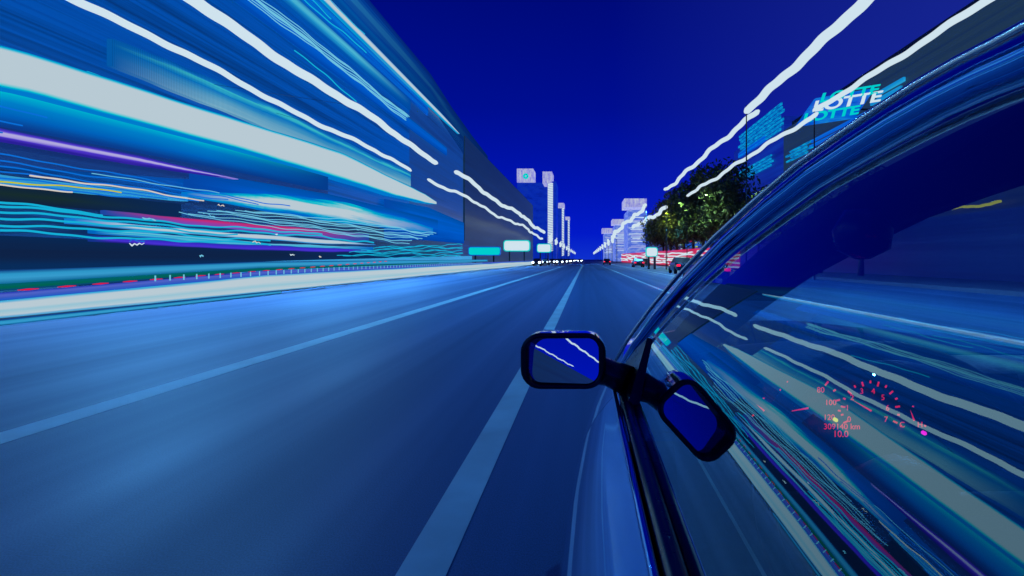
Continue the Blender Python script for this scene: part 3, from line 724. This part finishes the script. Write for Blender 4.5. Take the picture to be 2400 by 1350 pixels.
# ================================================================ other cars
def small_car(t, o, heading, body_mat):
    """parts placed relative to world, car centre o, heading +1 away from viewer / -1 towards"""
    ox, oy = o; h = heading
    def P(x, y, z): return (ox + x*h, oy + y*h, z)
    prof = [(-2.2, .35, .78), (-2.1, .3, .95), (-1.5, .28, .98), (1.1, .28, .93), (2.0, .3, .80), (2.2, .38, .65)]
    rows = []
    for (y, zb, zt) in prof:
        w_ = .86 if abs(y) < 2 else .74
        rows.append([P(-w_*.94, y, zb), P(-w_, y, zb + .2), P(-w_, y, zt - .18), P(-w_*.9, y, zt), P(w_*.9, y, zt), P(w_, y, zt - .18), P(w_, y, zb + .2), P(w_*.94, y, zb)])
    b = MB(); b.grid(rows, smooth=False, close=True); b.f.append(tuple(range(8))); b.sm.append(False); b.f.append(tuple(range(40, 48))[::-1]); b.sm.append(False)
    b.build('body', body_mat, t)
    rows = []
    for (y, w_, z) in ((-1.55, .76, .95), (-.95, .62, 1.40), (.1, .62, 1.44), (1.0, .74, .92)):
        rows.append([P(-w_, y, z), P(w_, y, z), P(w_*1.05, y, .93), P(-w_*1.05, y, .93)])
    c = MB(); c.grid(rows, smooth=False, close=True); c.build('cabin', M['black'], t)
    for sx in (-1, 1):
        for y in (-1.35, 1.35):
            w2 = t_cyl((P(sx*.75, y, .32)), .32, .22); w2.build('wheel', M['tyre'], t)
        MB().cbox(P(sx*.62, -2.2, .74), (.3, .08, .16)).build('tail_light', M['redhot'], t)
        MB().tube([P(sx*.62, 2.14, .66), P(sx*.62, 2.2, .66), P(sx*.62, 2.26, .66)], [.24, .22, .1] if h < 0 else [.1, .09, .05], 10).build('headlight', M['headl'], t)
def t_cyl(c, r, w_):
    n = 20; m_ = MB()
    m_.add([(c[0] + s*w_/2, c[1] + r*math.cos(2*math.pi*i/n), c[2] + r*math.sin(2*math.pi*i/n)) for s in (-1, 1) for i in range(n)],
           [tuple(range(n)), tuple(range(n, 2*n))[::-1]] + [(i, n + i, n + (i+1) % n, (i+1) % n) for i in range(n)])
    return m_
M['headl'] = glow('headlight', (215, 235, 250), 5.0)
M['farpaint'] = pbr('dark_car_paint', (.02, .03, .06), .25, .5, .8)
CG = 'cars ahead in the right hand lanes'; CO = 'oncoming cars at the far end of the road'
for (x, y, lab) in ((6.4, 27.5, 'dark car with red tail lights just left of the windscreen pillar'), (8.6, 46, 'dark car with red tail lights in front of the square white sign'), (11.8, 60, 'dark car with red tail lights beside the red glowing rail'), (8.4, 82, 'dark car ahead in the middle right lane'), (5.0, 120, 'distant dark car straight ahead right of the lane line'), (11.6, 100, 'small dark car far ahead in the outermost right lane')):
    t = thing('car', (x, y, 0), lab, 'car', CG); small_car(t, (x, y), 1, M['farpaint'])
for k, (x, y) in enumerate(((-6.3, 128), (-9.4, 100), (-6.0, 150), (-9.3, 120), (-9.2, 142), (-9.4, 160), (-5.9, 175), (-9.2, 182), (-6.1, 200), (-2.4, 215), (-9.3, 210), (-5.8, 232), (-9.0, 240), (-2.5, 255), (-6.0, 268), (-9.2, 280), (-2.4, 300), (-5.9, 320))):
    t = thing('car', (x, y, 0), 'oncoming car with bright white headlights far down the left lanes', 'car', CO); small_car(t, (x, y), -1, M['farpaint'])
spot('added_red_spot', (4.3, 23.0, 1.6), 260, (1.0, .03, .10), size=110)  # red spot added to throw the tail lights' pink patch on the road

# ================================================================ the car beside the viewer
CX = 0.87
car = thing('car', (CX, 0, 0), 'glossy blue car filling the right side, seen along its driver door', 'car')
def gx(z):                 # glass surface: inward lean growing upward (z relative to eye)
    t = (z + .28)
    return .10 + .40*t + .27*t*t
def mir(p): return (2*CX - p[0], p[1], p[2])
# pillar / roof rail path, from the windscreen foot back over the door
def onglass(px, py):
    lo, hi = 0.0, .003
    for _ in range(60):
        k = (lo + hi)/2
        x, z = (px - VPX)*k, (VPY - py)*k
        if x > gx(z): hi = k
        else: lo = k
    return (x, k*F, z + H)
pil = [onglass(*q) for q in ((1446, 886), (1490, 815), (1545, 745), (1610, 672), (1700, 585), (1800, 503), (1900, 427), (2000, 365), (2100, 306), (2200, 252), (2300, 205), (2400, 165))]
roofz = pil[-1][2]; roofx = pil[-1][0]
path = pil + [(roofx + .002, .22, roofz + .002), (roofx + .003, .05, roofz + .003), (roofx + .002, -.3, roofz), (roofx, -.8, roofz - .02)]
# body side
def fs(y):                 # plan taper of the flank
    if y > .8: return .05*((y - .8)/.8)**1.6
    if y < -1.2: return .06*((-1.2 - y)/1.2)**2
    return 0
ys = [-2.45, -2.3, -2.0, -1.5, -1.0, -.5, -.1, .1, .3, .5, .7, .9, 1.1, 1.3, 1.5, 1.8, 2.1, 2.3, 2.4]
def side(y, n=None):
    s = fs(y); e = 0
    if y > 2.2: e = (y - 2.2)*.8
    if y < -2.2: e = (-2.2 - y)*.6
    dz = 0.0 if y < 1.2 else -.045*(y - 1.2)/1.2
    pr = [(.03, .20), (-.025, .26), (-.04, .42), (-.035, .58), (-.042, .66), (-.045, .71), (-.038, .77), (-.020, .83), (.005, .88), (.032, .915), (.052, .937), (.060, .950), (.066, .957)]
    return [(x + s + e, y, z + dz*(z/.9)) for x, z in pr]
def strip(y0, y1):
    yy = [y0] + [y for y in ys if y0 < y < y1] + [y1]
    b = MB(); b.grid([side(y) for y in yy]); return b
def pair(b, name, m, parent):
    b.build(name, m, parent)
    c = MB(); c.v = [mir(v) for v in b.v]; c.f = [tuple(f)[::-1] for f in b.f]; c.sm = list(b.sm); c.build(name, m, parent)
def both(b):
    n = len(b.v); b.v += [mir(v) for v in b.v]; b.f += [tuple(i + n for i in f)[::-1] for f in b.f]; b.sm += list(b.sm); return b
dr = strip(-.12, 1.18).build('front_door', M['paint'], car)
pair(strip(1.184, 2.4), 'fender', M['paint'], car)
pair(strip(-2.45, -.124), 'rear_flank', M['paint'], car)
rd = MB(); a = strip(-.12, 1.18); rd.v = [mir(v) for v in a.v]; rd.f = [f[::-1] for f in a.f]; rd.sm = list(a.sm)
rd.build('passenger_door', M['paint'], car)
# bonnet, boot, bumpers
def top_rows(yl, zc):
    rows = []
    for y in yl:
        l = side(y)[-1]; r_ = mir(l); row = []
        for i in range(13):
            t = i/12; x = l[0] + (r_[0]-l[0])*t; row.append((x, y, l[2] + zc*math.sin(math.pi*t)**.7))
        rows.append(row)
    return rows
b = MB(); b.grid(top_rows([1.36, 1.5, 1.7, 1.9, 2.1, 2.25, 2.4], .055)); b.build('bonnet', M['paint'], car)
b = MB(); b.grid(top_rows([-2.45, -2.3, -2.0, -1.7, -1.5], .04)); b.build('boot', M['paint'], car)
for y, nm, s in ((2.4, 'front_bumper', 1), (-2.45, 'rear_bumper', -1)):
    l = side(y); rows = []
    for (dy, k) in ((0, 0), (.05*s, .12), (.07*s, .25)):
        rows.append([(p[0] + k*.4, p[1] + dy, p[2]) for p in l])
    rows.append([(CX, p[1] + .10*s, p[2]) for p in l])
    b = MB(); b.grid(rows); both(b).build(nm, M['paint'], car)
for sx in (0, 1):
    for s, nm, mt_, y in ((1, 'headlight', 'rim', 2.44), (-1, 'tail_light', 'redhot', -2.5)):
        c = [.32, y, .68]
        if sx: c = mir(c)
        MB().cbox(c, (.3, .1, .12)).build(nm, M[mt_], car)
    for y in (1.72, -1.45):
        c = (.22, y, .31)
        if sx: c = mir(c)
        wl = t_cyl(c, .31, .2).build('wheel', M['tyre'], car)
        t_cyl((c[0] + (-.006 if not sx else .006), c[1], c[2]), .2, .2).build('rim', M['rim'], wl)
MB().box((.08, -2.3, .16), (2*CX - .08, 2.3, .24)).build('floor_pan', M['black'], car)
# roof
rp_ = path[9:]
def roofrow(l):
    r_ = mir(l); row = []
    for i in range(15):
        t = i/14; row.append((l[0] + (r_[0]-l[0])*t, l[1] + 0.0 , l[2] + .012 + .085*math.sin(math.pi*t)**.8))
    return row
b = MB(); b.grid([roofrow(p) for p in rp_]); b.build('roof', M['paint'], car)
# pillar and rail, painted
pr_ = [.014, .015, .016, .017, .018, .019, .019, .019, .019, .018, .018, .018] + [.018]*4
def offs(pts, dx, dz, dy=0): return [(p[0] + dx, p[1] + dy, p[2] + dz) for p in pts]
b = MB(); b.tube(offs(path, .006, .010), pr_, 20); pair(b, 'roof_rail', M['paint'], car)
b = MB(); b.tube(offs(path, -.019, .021), .0045, 12); b.build('drip_moulding', M['bright'], car)
b = MB(); b.tube(offs(path, .004, -.010), .0075, 10); b.build('window_seal', M['rubber'], car)
# windscreen
rows = []
for p in pil[:10] :
    l = (p[0] + .03, p[1], p[2] + .004); r_ = mir(l); row = []
    for i in range(13):
        t = i/12; row.append((l[0] + (r_[0]-l[0])*t, l[1] + .13*math.sin(math.pi*t)**.8, l[2]))
    rows.append(row)
m, n, o = base('clear_windscreen')
tr_ = n.nodes.new('ShaderNodeBsdfTransparent'); tr_.inputs[0].default_value = (.72, .8, .85, 1); gl = n.nodes.new('ShaderNodeBsdfGlossy'); gl.inputs['Roughness'].default_value = .02
fr = n.nodes.new('ShaderNodeFresnel'); fr.inputs[0].default_value = 1.3; mx = n.nodes.new('ShaderNodeMixShader')
n.links.new(fr.outputs[0], mx.inputs[0]); n.links.new(tr_.outputs[0], mx.inputs[1]); n.links.new(gl.outputs[0], mx.inputs[2]); n.links.new(mx.outputs[0], o.inputs[0]); M['screen'] = m
b = MB(); b.grid(rows); b.build('windscreen', M['screen'], car)
# side window glass, mirror-like tint
m, n, o = base('tinted_side_glass')
tr_ = n.nodes.new('ShaderNodeBsdfTransparent'); tr_.inputs[0].default_value = (.8, .86, .9, 1); gl = n.nodes.new('ShaderNodeBsdfGlossy'); gl.inputs['Roughness'].default_value = .008
gl.inputs[0].default_value = (.50, .82, 1, 1)
lw = n.nodes.new('ShaderNodeFresnel'); lw.inputs[0].default_value = 1.55
mr = n.nodes.new('ShaderNodeMapRange'); mr.inputs[1].default_value = .04; mr.inputs[2].default_value = .45; mr.inputs[3].default_value = .25; mr.inputs[4].default_value = .9
mx = n.nodes.new('ShaderNodeMixShader')
n.links.new(lw.outputs[0], mr.inputs[0]); n.links.new(mr.outputs[0], mx.inputs[0]); n.links.new(tr_.outputs[0], mx.inputs[1]); n.links.new(gl.outputs[0], mx.inputs[2]); n.links.new(mx.outputs[0], o.inputs[0]); M['glass'] = m
def zrail(y):
    if y <= path[-1][1]: return path[-1][2]
    for a_, b_ in zip(path[:-1], path[1:]):
        if b_[1] <= y <= a_[1]:
            t = (y - a_[1])/(b_[1]-a_[1]); return a_[2] + t*(b_[2]-a_[2])
    return path[0][2]
rows = []
ya, yb = -.10, 1.30
for i in range(41):
    y = ya + (yb - ya)*i/40; z1 = zrail(y) - H - .002; z0 = -.30; z1 = max(z1, z0 + .002)
    rows.append([(gx(z0 + (z1-z0)*j/14) , y, z0 + (z1-z0)*j/14 + H) for j in range(15)])
b = MB(); b.grid(rows); b.build('window_glass', M['glass'], car)
b = MB(); b.add([mir(v) for v in b.v] if 0 else [mir(p) for r_ in rows for p in r_], [(i*15+k, (i+1)*15+k, (i+1)*15+k+1, i*15+k+1) for i in range(40) for k in range(14)], True); b.build('window_glass', M['screen'], car)
rows = []
for i in range(9):
    y = -.9 + .75*i/8; z1 = zrail(y) - H - .002; z0 = -.30
    rows.append([(gx(z0 + (z1-z0)*j/8), y, z0 + (z1-z0)*j/8 + H) for j in range(9)])
b = MB(); b.grid(rows); pair(b, 'rear_window_glass', M['glass'], car)
b = MB(); b.box((.085, -.15, .95), (.12, -.10, .97))
cpil = [(gx(-.3 + .42*j/8) - .004, -.125, H - .3 + .42*j/8) for j in range(9)]
b = MB(); b.tube(cpil, .022, 8); pair(b, 'centre_pillar', M['black'], car)
cp2 = [(roofx, -.8, roofz - .02), (.25, -1.1, 1.27), (.16, -1.5, .99)]
b = MB(); b.tube(cp2, .04, 8); pair(b, 'rear_pillar', M['paint'], car)
rw = [[(roofx + (2*CX - 2*roofx)*i/8, -.8, roofz + .07*math.sin(math.pi*i/8)) for i in range(9)], [(.18 + (2*CX - .36)*i/8, -1.5, .98 + .03*math.sin(math.pi*i/8)) for i in range(9)]]
b = MB(); b.grid(rw); b.build('rear_screen', M['black'], car)
# belt moulding
bl = [(gx(-.30) - .008, y, .957) for y in (-.12, .2, .5, .8, 1.0, 1.2, 1.3)]
b = MB(); b.tube(bl, .012, 10, rz=.8); b.build('belt_moulding', M['black'], car)
bl2 = [(p[0] - .020, p[1], p[2] - .002) for p in bl]
b = MB(); b.tube(bl2, .0055, 8); b.build('belt_trim', M['paint'], car)
# sail panel at the front corner of the window
sp_ = [(gx(-.31) - .012, 1.36, .94), (gx(-.30) - .012, 1.02, .955), (gx(-.27) - .012, 1.03, .98), (gx(-.17)-.010, 1.14, 1.075), (gx(-.20) - .010, 1.22, 1.04)]
b = MB(); n_ = len(sp_); b.add(sp_ + [(p[0] + .02, p[1], p[2]) for p in sp_], [tuple(range(n_)), tuple(range(n_, 2*n_))[::-1]] + [(i, n_+i, n_+(i+1)%n_, (i+1)%n_) for i in range(n_)])
b.build('mirror_base', M['black'], car)

# door mirror
def rrect(cx, y, cz, a, c, r, k=6, dyx=0.0, dyz=0.0):
    p = []
    for sx, sz, s in ((1, 1, 0), (-1, 1, 1), (-1, -1, 2), (1, -1, 3)):
        for i in range(k + 1):
            th = (s + i/k)*math.pi/2
            x = sx*(a - r) + r*math.cos(th); z = sz*(c - r) + r*math.sin(th)
            p.append((cx + x, y + dyx*x + dyz*z, cz + z))
    return p
MY = 1.10; mk = MY/F
mcx, mcz = (1320 - VPX)*mk, H + (VPY - 847)*mk
ha, hc = 100*mk, 66*mk
hs = [rrect(mcx, MY + .05, mcz, 84*mk, 54*mk, .028), rrect(mcx, MY + .0, mcz, 85*mk, 55*mk, .028), rrect(mcx, MY - .002, mcz, 93*mk, 61*mk, .036), rrect(mcx, MY + .004, mcz, ha, hc, .042)]
b = MB(); b.grid(hs, close=True); mirror = b.build('door_mirror', M['black'], car)
hs = [rrect(mcx, MY + .004, mcz, ha, hc, .042), rrect(mcx, MY + .03, mcz, ha, hc, .042), rrect(mcx + .004, MY + .075, mcz, ha*.97, hc*.95, .040), rrect(mcx + .012, MY + .11, mcz, ha*.86, hc*.8, .03), rrect(mcx + .02, MY + .13, mcz, ha*.6, hc*.5, .02), rrect(mcx + .02, MY + .136, mcz, ha*.1, hc*.1, .003)]
b = MB(); b.grid(hs, close=True); b.build('mirror_shell', M['paint'], mirror)
m, n, o = base('mirror_glass'); gl = n.nodes.new('ShaderNodeBsdfGlossy'); gl.inputs[0].default_value = (.85, .9, .95, 1); gl.inputs['Roughness'].default_value = .004
n.links.new(gl.outputs[0], o.inputs[0]); M['mglass'] = m
gp = rrect(mcx, MY + .020, mcz, 83.5*mk, 53.5*mk, .028, dyx=-.13, dyz=.18)
gp = [(p[0], p[1] - .0, p[2]) for p in gp]
b = MB(); b.add(gp, [tuple(range(len(gp)))]); b.build('mirror_glass', M['mglass'], mirror)
arm = MB(); arm.grid([rrect(mcx + ha - .012, MY + .05, mcz - .035, .01, .030, .009), rrect(mcx + ha + .02, MY + .05, mcz - .042, .01, .028, .009), rrect(.085, MY + .04, mcz - .055, .01, .030, .009)], close=True)
arm = MB(); arm.tube([(mcx + ha - .03, MY + .05, mcz - .025), (mcx + ha + .01, MY + .05, mcz - .036), (.095, MY + .03, mcz - .05)], [.034, .030, .034], 14)
arm.build('mirror_arm', M['black'], mirror)

# interior: headliner, pillar trim, visor pivot
tp = [(p[0] + .055, p[1] - .01, p[2] - .012) for p in path]
rows = [[(p[0] + .03*0, p[1], p[2] + .01), (p[0] + .05, p[1] + .03, p[2] + .012), (p[0] + .10, p[1] + .04, p[2] - .005), (p[0] + .09, p[1] + .0, p[2] - .035), (p[0] + .02, p[1] - .02, p[2] - .04)] for p in tp]
b = MB(); b.grid(rows, close=True); pair(b, 'pillar_trim', M['cloth'], car)
rows = []
for y in (.52, .42, .3, .1, -.2, -.75):
    z = zrail(y) - .02; rows.append([(roofx + .03 + (2*CX - 2*roofx - .06)*i/10, y, z + .055*math.sin(math.pi*i/10)**.8 - (.02 if y > .5 else 0)) for i in range(11)])
b = MB(); b.grid(rows); b.build('headliner', M['cloth'], car)
b = MB(); b.grid([rrect(.60, y, 1.375, .19, t_, min(.01, t_)) for y, t_ in ((.34, .003), (.36, .01), (.46, .013), (.50, .004))], close=True); b.build('sun_visor', M['cloth'], car)
b = MB(); b.tube([(.335, .62, 1.31), (.335, .62, 1.285), (.335, .62, 1.262), (.335, .62, 1.25)], [.02, .034, .03, .008], 14); b.build('visor_pivot', M['black'], car)
# dashboard
dp = [(1.40, .935), (1.30, .975), (1.15, 1.035), (1.02, 1.058), (.93, 1.055), (.885, 1.04), (.88, 1.015), (.865, .93), (.84, .90), (.78, .80), (.76, .62)]
rows = []
for i in range(17):
    t = i/16; x = .15 + (2*CX - .30)*t
    hump = .05*math.exp(-((x - .46)/.17)**4)
    row = []
    for j, (y, z) in enumerate(dp):
        k = 1 if 2 <= j <= 5 else 0
        row.append((x, y - (.05*hump/.05 if 4 <= j <= 6 else 0), z + hump*k*.6))
    rows.append(row)
b = MB(); b.grid(rows); b.build('dashboard', M['vinyl'], car)
ic = MB(); yc = .80
ic.add([(.27, yc, .92), (.72, yc, .92), (.70, yc + .03, 1.065), (.29, yc + .03, 1.065)], [(0, 1, 2, 3)])
clu = ic.build('instrument_cluster', M['black'], car)
def dial(px, py, rpx, nums, needle, start=205, sweep=-230, flip=1):
    Y = .79; cx, cz = PXZ(px, py, Y); r = rpx/F*Y
    tk = MB(); n = len(nums)*2 - 1
    for i in range(n):
        th = R(start + sweep*i/(n-1)); l = .16 if i % 2 == 0 else .09
        for a_, w_ in ((1 - l, .0014),):
            c0 = (cx + r*a_*math.cos(th), cz + r*a_*math.sin(th)); c1 = (cx + r*math.cos(th), cz + r*math.sin(th)); nx, nz = -math.sin(th)*w_, math.cos(th)*w_
            tk.add([(c0[0]-nx, Y, c0[1]-nz), (c0[0]+nx, Y, c0[1]+nz), (c1[0]+nx, Y, c1[1]+nz), (c1[0]-nx, Y, c1[1]-nz)], [(0, 1, 2, 3)])
    tk.build('dial_marks', M['dial'], clu)
    for i, s in enumerate(nums):
        th = R(start + sweep*2*i/(n-1)); x = cx + r*.68*math.cos(th) - .008; z = cz + r*.68*math.sin(th) - .004
        text_mesh(s, .012, .0003, M['dial'], clu, Matrix.Translation((x - CX, Y - .001, z)) @ Matrix.Rotation(R(90), 4, 'X'), 'dial_number')
    th = R(needle); w_ = .0015
    MB().add([(cx + w_*math.sin(th), Y - .003, cz - w_*math.cos(th)), (cx - w_*math.sin(th), Y - .003, cz + w_*math.cos(th)), (cx + r*.85*math.cos(th), Y - .003, cz + r*.85*math.sin(th))], [(0, 1, 2)]).build('needle', M['dial'], clu)
dial(1893, 955, 78, ['0', '20', '40', '60', '80', '100', '120'], 190)
dial(2040, 962, 70, ['0', '1', '2', '3', '4', '5', '6', '7'], 150)
dial(1790, 962, 30, ['', ''], 140); dial(2140, 985, 34, ['C', 'H'], 110)
for s, px, py, sz in (('309140 km', 1930, 1006, .0125), ('10.0', 1952, 1024, .014)):
    x, z = PXZ(px, py, .785)
    text_mesh(s, sz, .0003, M['dial'], clu, Matrix.Translation((x - CX, .785, z)) @ Matrix.Rotation(R(90), 4, 'X'), 'display_text')
for px, py, mt_ in ((1960, 985, 'amber'), (2168, 1016, 'magenta')):
    x, z = PXZ(px, py, .78); MB().tube([(x, .78, z), (x, .785, z)], .003, 10).build('warning_lamp', M[mt_], clu)
# steering wheel
n = 48; c = Vector((.40, .62, .955)); rad = .185; pts = []
for i in range(n + 1):
    th = 2*math.pi*i/n; pts.append((c.x + rad*math.cos(th), c.y + .35*rad*math.sin(th), c.z + .94*rad*math.sin(th)))
b = MB(); b.tube(pts, .0125, 10, caps=False); whl = b.build('steering_wheel', M['vinyl'], car)
b = MB(); b.tube([(c.x - rad, c.y, c.z), (c.x, c.y + .02, c.z - .01), (c.x + rad, c.y, c.z)], .014, 8); b.tube([(c.x, c.y + .02, c.z), (c.x, c.y - .06, c.z - .94*rad)], .014, 8); b.build('spokes', M['vinyl'], whl)
b = MB(); b.tube([(c.x, c.y - .02, c.z), (c.x, c.y + .03, c.z - .01), (c.x, c.y + .14, c.z - .05)], [.045, .055, .03], 16); b.build('hub', M['vinyl'], whl)
# seats
for sx in (.48, 1.26):
    b = MB(); b.grid([rrect(sx, y, z, w_, h_, .04) for y, z, w_, h_ in ((-.1, .5, .22, .09), (.1, .53, .25, .1), (.38, .55, .25, .1), (.45, .55, .2, .06))], close=True)
    st = b.build('seat', M['cloth'], car)
    b = MB(); b.grid([[(p[0], -.12 - k*.22 + (p[1]) , .55 + k*.55 + (p[2])) for p in [(q[0], q[2], 0) for q in rrect(sx, 0, 0, w_, .07, .04)]] for k, w_ in ((0, .22), (.3, .25), (.8, .24), (1, .16))], close=True)
    b.build('backrest', M['cloth'], st)
    b = MB(); b.grid([[(q[0], -.36 + q[2], zz) for q in rrect(sx, 0, 0, w_, .05, .04)] for zz, w_ in ((1.12, .10), (1.15, .13), (1.25, .13), (1.28, .08))], close=True)
    b.build('headrest', M['cloth'], st)
